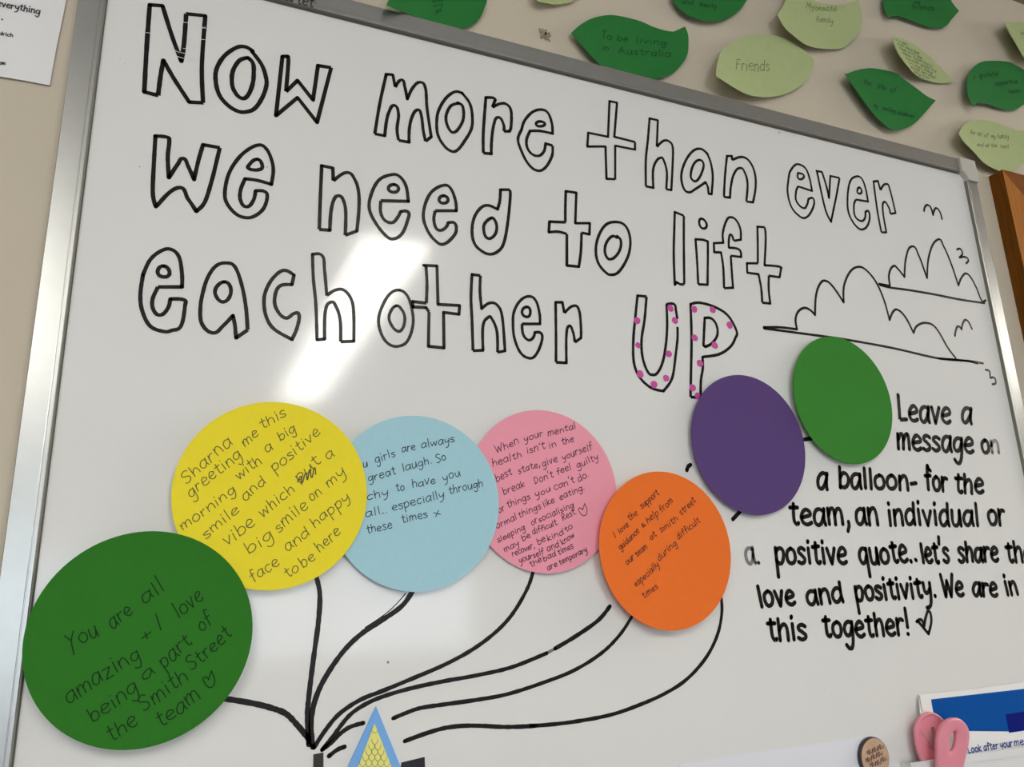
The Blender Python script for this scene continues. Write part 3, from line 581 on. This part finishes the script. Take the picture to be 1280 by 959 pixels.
lines(t, Y, M['pen_leaf'], .75, [[('to', 1240, 455, 1275, 458, 30), ('us', 1290, 460, 1330, 465, 30)]], 1160, 0, 10.66)

# ------------------------------------------------------------------ small things on the wall
# printed sheet, top left
px = [(-40, -60), (92.5, -60), (82, 4), (70, 62), (62, 106.5), (30, 100.5), (0, 95.5), (-40, 88)]
F_ = [at(a, b, WALL-.003) for a, b in px]
t = thing('printed_sheet', (F_[4].x-.05, WALL-.001, F_[4].z), 'white printed paper sheet on the wall left of the whiteboard', 'paper sheet')
obj('paper', *prism(F_, [Vector((p.x, p.y+.0007, p.z)) for p in F_]), M['paper'], t)
lines(t, WALL-.0033, M['print_ink'], 1.5, [[('everything', -4, 7.0, 49.5, 17.8, 4.6)]], 0, 0, 1, name='printed_line', xs=1., jit=.08)
lines(t, WALL-.0033, M['print_ink'], 1.1, [[('drich', -1, 43.5, 16, 46.2, 2.7)], [('om', -1, 80, 6.5, 81.2, 2.6)]], 0, 0, 1, name='printed_line', xs=1., jit=.05)
i = Ink(WALL-.0033); i.dot(2.7, 24.3, 1.2); i.make('printed_line', M['print_ink'], t)
# adhesive lump with a hollow, its shade painted as a dark disc
c = at(680.5, 44, WALL)
t = thing('adhesive_lump', (c.x, WALL, c.z-.008), 'small crumpled grey lump of adhesive on the wall above the frame', 'adhesive lump')
v, f = [(c.x, WALL-.0015, c.z)], []
for r in range(1, 7):
    for q in range(28):
        a = T*q/28; rr = .0085*r/6*(1+.18*math.sin(5*a+.8)+.12*math.sin(9*a+2)); hh = (.0015, .0035, .0056, .0048, .0026, .0)[r-1]*(1+.35*math.sin(5*a+.8)+.2*math.sin(7*a))
        v.append((c.x+rr*math.cos(a), WALL-max(hh, .0)-.0001, c.z+rr*math.sin(a)))
for q in range(28):
    f.append((0, 1+q, 1+(q+1) % 28))
    for r in range(5): k = 1+r*28; f.append((k+q, k+28+q, k+28+(q+1) % 28, k+(q+1) % 28))
obj('putty', v, f, M['putty'], t, smooth=True)
v = [(c.x-.0004+.0021*math.cos(T*q/14), WALL-.0050-.0008*math.sin(T*q/14+1), c.z-.0006+.0019*math.sin(T*q/14)) for q in range(14)]
obj('dimple_shade', *prism([Vector(p) for p in v], [Vector((p[0], p[1]+.002, p[2])) for p in v]), M['hole'], t)
for a, r0, r1 in ((2.35, .007, .0125), (1.85, .006, .0105), (.55, .006, .0105), (-.85, .007, .013), (-2.35, .007, .011), (1.25, .005, .008)):
    i = [Vector((c.x+r*math.cos(a)+s*w*-math.sin(a), WALL-.0022, c.z+r*math.sin(a)+s*w*math.cos(a))) for r, s, w in ((r0, 1, .0011), (r1, 1, .0005), (r1, -1, .0005), (r0, -1, .0011))]
    obj('flake', *prism(i, [Vector((p.x, WALL-.0001, p.z)) for p in i]), M['putty'], t)

# wooden frame at the right edge
FY = WALL-.029
a0, a1 = at(1235.5, 221, WALL), at(1280, 427, WALL)
fx0, fz1 = a0.x, a0.z+.000
SW, fx1, fz0 = .058, a0.x+.62, a0.z-.80
t = thing('wooden_frame', (fx0+.31, WALL, fz0), 'brown wooden framed pinboard right of the whiteboard, cut by the right edge', 'frame')
def stile(pts, m):
    fr = [(x, FY, z) for x, z in pts]; bk = [(x, WALL-.0003, z) for x, z in pts]
    o = obj('frame_rail', *prism(fr, bk), m, t)
    return o
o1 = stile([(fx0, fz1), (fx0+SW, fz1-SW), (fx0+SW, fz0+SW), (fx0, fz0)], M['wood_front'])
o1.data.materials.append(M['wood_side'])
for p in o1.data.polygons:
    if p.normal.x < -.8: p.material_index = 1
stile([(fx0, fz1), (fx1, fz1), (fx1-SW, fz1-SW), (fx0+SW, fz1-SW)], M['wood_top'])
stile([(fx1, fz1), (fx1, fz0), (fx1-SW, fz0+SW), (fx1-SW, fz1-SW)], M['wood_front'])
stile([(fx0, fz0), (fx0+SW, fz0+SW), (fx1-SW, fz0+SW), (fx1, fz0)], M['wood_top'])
obj('backing_panel', *box(fx0+SW-.004, fx1-SW+.004, WALL-.007, WALL-.001, fz0+SW-.004, fz1-SW+.004), M['trim_w'], t)

# ------------------------------------------------------------------ things along the bottom of the board
def quadcard(name, px, Y, th, m, parent):
    F_ = [at(a, b, Y) for a, b in px]
    return obj(name, *prism(F_, [Vector((p.x, p.y+th, p.z)) for p in F_]), m, parent)
def s1(x, y): return 340+x/3.437, 680+y/3.437
# gable of a paper house
p0 = at(*s1(437, 1240), 0)
t = thing('paper_house', (p0.x, 0, p0.z), 'blue paper house gable with a yellow scalloped panel at the bottom edge', 'paper cutout')
quadcard('gable', [s1(447, 698), s1(247, 1130), s1(623, 1130)], -.0022, .0016, M['gable'], t)
quadcard('gable_panel', [s1(441, 772), s1(306, 1128), s1(580, 1128)], -.0030, .0007, M['gable_y'], t)
i = Ink(-.0032)
for r in range(15):
    yy = 800+r*24.
    for q in range(-8, 9):
        xx = 441+(q+.5*(r % 2))*26.+ (yy-772)*.005; hw = (yy-772)*.385-9
        if abs(xx-441) < hw: i.path('%g,%g %g,%g %g,%g %g,%g %g,%g' % (xx-13, yy-8, xx-10, yy+6, xx, yy+13, xx+10, yy+6, xx+13, yy-8), .9, 340, 680, 3.437)
i.make('scallops', M['scallop'], t)
p0 = at(*s1(200, 1090), 0)
t = thing('paper_strip', (p0.x, 0, p0.z), 'dark brown paper strip under the knot of the balloon strings', 'paper cutout')
quadcard('strip', [s1(178, 905), s1(221, 897), s1(222, 1090), s1(176, 1092)], -.0008, .0007, M['brown_card'], t)
p0 = at(*s1(605, 1090), 0)
t = thing('paper_strip', (p0.x, 0, p0.z), 'black paper strip right of the blue gable', 'paper cutout')
quadcard('strip', [s1(556, 940), s1(656, 916), s1(662, 1090), s1(540, 1092)], -.0008, .0007, M['black_card'], t)
# white sheet held by a magnet
p0 = at(980, 1060, 0)
t = thing('paper_sheet', (p0.x, 0, p0.z), 'white sheet lying flat under the round magnet at the bottom', 'paper sheet')
quadcard('sheet', [(850, 955.5), (928, 942.5), (1010, 931), (1098, 918.5), (1112, 1060), (858, 1095)], -.0009, .0006, M['sheet'], t)
m = at(1094.5, 947.5, -.008); mr = 23.0*mpp(1093, 945)
t = thing('round_magnet', (m.x, -.001, m.z-mr), 'round rose gold magnet with brown script pattern', 'magnet')
n = 48
sec = ((1.0, -.0011), (1.03, -.0022), (1.03, -.0062), (1.0, -.0072), (.975, -.0076))
v, f = [], []
for r, y in sec: v += [(m.x+mr*r*math.cos(T*q/n), y, m.z+mr*r*math.sin(T*q/n)) for q in range(n)]
for k in range(len(sec)-1): f += [(k*n+q, k*n+(q+1) % n, (k+1)*n+(q+1) % n, (k+1)*n+q) for q in range(n)]
f += [tuple(range(n)), tuple((len(sec)-1)*n+q for q in range(n))]
obj('rim', v, f, M['magnet_rim'], t)
v, f = [(m.x, -.0092, m.z)], []
for r, y in ((.4, -.0090), (.75, -.0085), (.97, -.0076)): v += [(m.x+mr*r*math.cos(T*q/n), y, m.z+mr*r*math.sin(T*q/n)) for q in range(n)]
for q in range(n):
    f.append((0, 1+q, 1+(q+1) % n))
    for k in (0, 1): f.append((1+k*n+q, 1+(k+1)*n+q, 1+(k+1)*n+(q+1) % n, 1+k*n+(q+1) % n))
obj('face', v, f, M['magnet_face'], t, smooth=True)
def YM(x, z):
    q = min(1, math.hypot(x-m.x, z-m.z)/mr); return -.0092+.0016*q*q-.00025
i = Ink(YM)
for r in range(5):
    for q in range(5):
        a0, b0 = (q-2)*11.0+(r % 2)*5.5-2, (r-2)*8.6
        gx, gy = 1094+.62*a0+.22*b0, 946+.95*b0-.28*a0
        if math.hypot((gx-1094)/15.5, (gy-946)/21) > .78: continue
        j = rnd.random()*1.2-.6
        i.path(' '.join('%g,%g' % (gx+1.0*u-.75*w, gy-.75*u-1.05*w+j) for u, w in ((-3.2,-.6), (-1.8,2.4), (-1.2,-1.8), (.2,2.6), (1.2,-2.0), (2.9,.6))), 1.05)
i.make('engraving', M['magnet_ink'], t)
# wall pocket with a leaflet
def lip(x): return 954.2+(x-1139)*-.1445
p0 = at(1220, 1090, 0)
t = thing('document_holder', (p0.x, 0, p0.z), 'white plastic document pocket at the lower right corner, clipped by the pink clip', 'document holder')
HY = -.020
quadcard('front_panel', [(1140, lip(1140)+9), (1340, lip(1340)+9), (1350, 1060), (1152, 1090)], HY, .0016, M['holder'], t)
quadcard('rim', [(1139, lip(1139)), (1340, lip(1340)), (1340, lip(1340)+10.5), (1140, lip(1140)+10.5)], HY-.0012, .0034, M['holder'], t)
A_ = [at(1139.5, lip(1139)+2, HY), at(1152, 1088, HY)]
obj('side_wall', [(p.x+dx, y, p.z) for p in A_ for dx in (0, .0015) for y in (HY, -.0002)], [(0,1,3,2), (4,6,7,5), (0,4,5,1), (2,3,7,6), (0,2,6,4), (1,5,7,3)], M['holder'], t)
p1, p2 = at(1152, 1088, HY), at(1350, 1058, HY)
obj('bottom_wall', *box(p1.x, p2.x, HY, -.0002, min(p1.z, p2.z)-.0005, min(p1.z, p2.z)+.0012), M['holder'], t)
t = thing('leaflet', (p0.x, -.004, p0.z+.01), 'white leaflet with a blue block standing in the plastic pocket', 'leaflet')
LY = -.0075
quadcard('page', [(1148.5, 868.5), (1210, 862), (1345, 845), (1355, 1052), (1164, 1078)], LY, .0008, M['paper'], t)
quadcard('blue_block', [(1164, 874.5), (1340, 854.5), (1342, 908), (1262, 914.5), (1211, 914), (1170, 910)], LY-.0003, .0003, M['blue'], t)
quadcard('navy_block', [(1257.5, 893.2), (1340, 880), (1344, 904), (1261.5, 916.3)], LY-.0006, .0003, M['navy'], t)
lines(t, LY-.0003, M['blue_text'], 1.45, [[('Look', 1210.2, 941.6, 1227, 939, 5.6), ('after', 1230, 938.6, 1248, 935.8, 5.6), ('your', 1250.5, 935.2, 1266, 933, 5.6), ('mental', 1268, 932.6, 1298, 928, 5.6), ('health', 1302, 927.5, 1330, 923, 5.6)]], 0, 0, 1, name='printed_line', xs=1., lean=0, jit=0., asc=.6)
i = Ink(LY-.00025); i.path('1149.5,870 1150.5,878 1153,890', .8); i.make('printed_line', M['print_ink'], t)
# pink clip: two looped handles, jaws and a wire spring
def loop_handle(name, outer, hole, Y0, th, par, ox=1120, oy=860, k=8., rim=None):
    def ring(s):
        pts, _ = parse(s, ox, oy, k); pl = curve(pts, True, 8)
        c = parse(hole, ox, oy, k)[0]; cx = sum(p[0] for p in c)/len(c); cy = sum(p[1] for p in c)/len(c)
        pl = resample(pl, .4); out = []
        for q in range(72):
            a = T*q/72; d = (math.cos(a), math.sin(a))
            best = max(pl, key=lambda p: ((p[0]-cx)*d[0]+(p[1]-cy)*d[1])/(math.hypot(p[0]-cx, p[1]-cy) or 1))
            out.append(best)
        return out
    O, I = ring(outer), ring(hole); v, f = [], []
    sec = 32 if rim else 18
    for q in range(72):
        P0, P1 = at(*O[q], Y0), at(*I[q], Y0)
        for s_ in range(sec):
            a = T*s_/sec; ca, sa = math.cos(a), math.sin(a)
            u = .5-.5*math.copysign(abs(ca)**.55, ca); d = math.copysign(abs(sa)**.75, sa)
            if rim and d < 0 and .2 < u < .97: d *= 1-rim
            v.append((P0.x+(P1.x-P0.x)*u, Y0+th*d, P0.z+(P1.z-P0.z)*u))
    for q in range(72):
        for s_ in range(sec): f.append((q*sec+s_, q*sec+(s_+1) % sec, ((q+1) % 72)*sec+(s_+1) % sec, ((q+1) % 72)*sec+s_))
    return obj(name, v, f, M['clip'], par, smooth=True)
p0 = at(1178, 1010, -.022)
t = thing('plastic_clip', (p0.x, -.022, p0.z), 'pink plastic clip with two looped handles gripping the pocket rim', 'clip')
loop_handle('handle', '180,440 195,360 240,280 320,240 380,250 440,290 480,340 505,420 505,560 470,700 440,830 400,900 320,900 280,800 240,720 200,600 z', '335,480 340,410 360,390 378,420 380,500 375,590 358,575 342,530 z', -.0140, .0042, t, rim=.85)
loop_handle('handle', '400,600 405,500 430,400 490,325 570,295 640,315 700,380 720,460 712,560 690,660 660,792 640,900 600,1000 480,1000 430,900 405,792 z', '528,632 520,560 530,480 560,440 585,440 590,500 575,580 550,620 z', -.0335, .0050, t)
def tube(name, pts, r, m, par):
    v, f = [], []
    for i, p in enumerate(pts):
        d = (pts[min(i+1, len(pts)-1)]-pts[max(i-1, 0)]).normalized(); a = d.cross(Vector((0, 1, .2))).normalized(); b = d.cross(a)
        v += [p+a*r*math.cos(T*q/8)+b*r*math.sin(T*q/8) for q in range(8)]
    for i in range(len(pts)-1): f += [(i*8+q, i*8+(q+1) % 8, (i+1)*8+(q+1) % 8, (i+1)*8+q) for q in range(8)]
    f += [tuple(range(8)), tuple((len(pts)-1)*8+q for q in range(8))]
    return obj(name, v, f, m, par, smooth=True)
c8 = lambda x, y, Y: at(1120+x/8, 860+y/8, Y)
tube('spring_wire', [c8(250, 415, -.0175), c8(310, 500, -.019), c8(368, 588, -.022), c8(420, 640, -.027)], .0005, M['steel'], t)
a, b = at(1158, 962, -.013), at(1196, 1000, -.033)
obj('jaw', *box(a.x+.004, b.x-.004, -.030, HY-.0016, b.z-.004, a.z-.004), M['clip'], t)
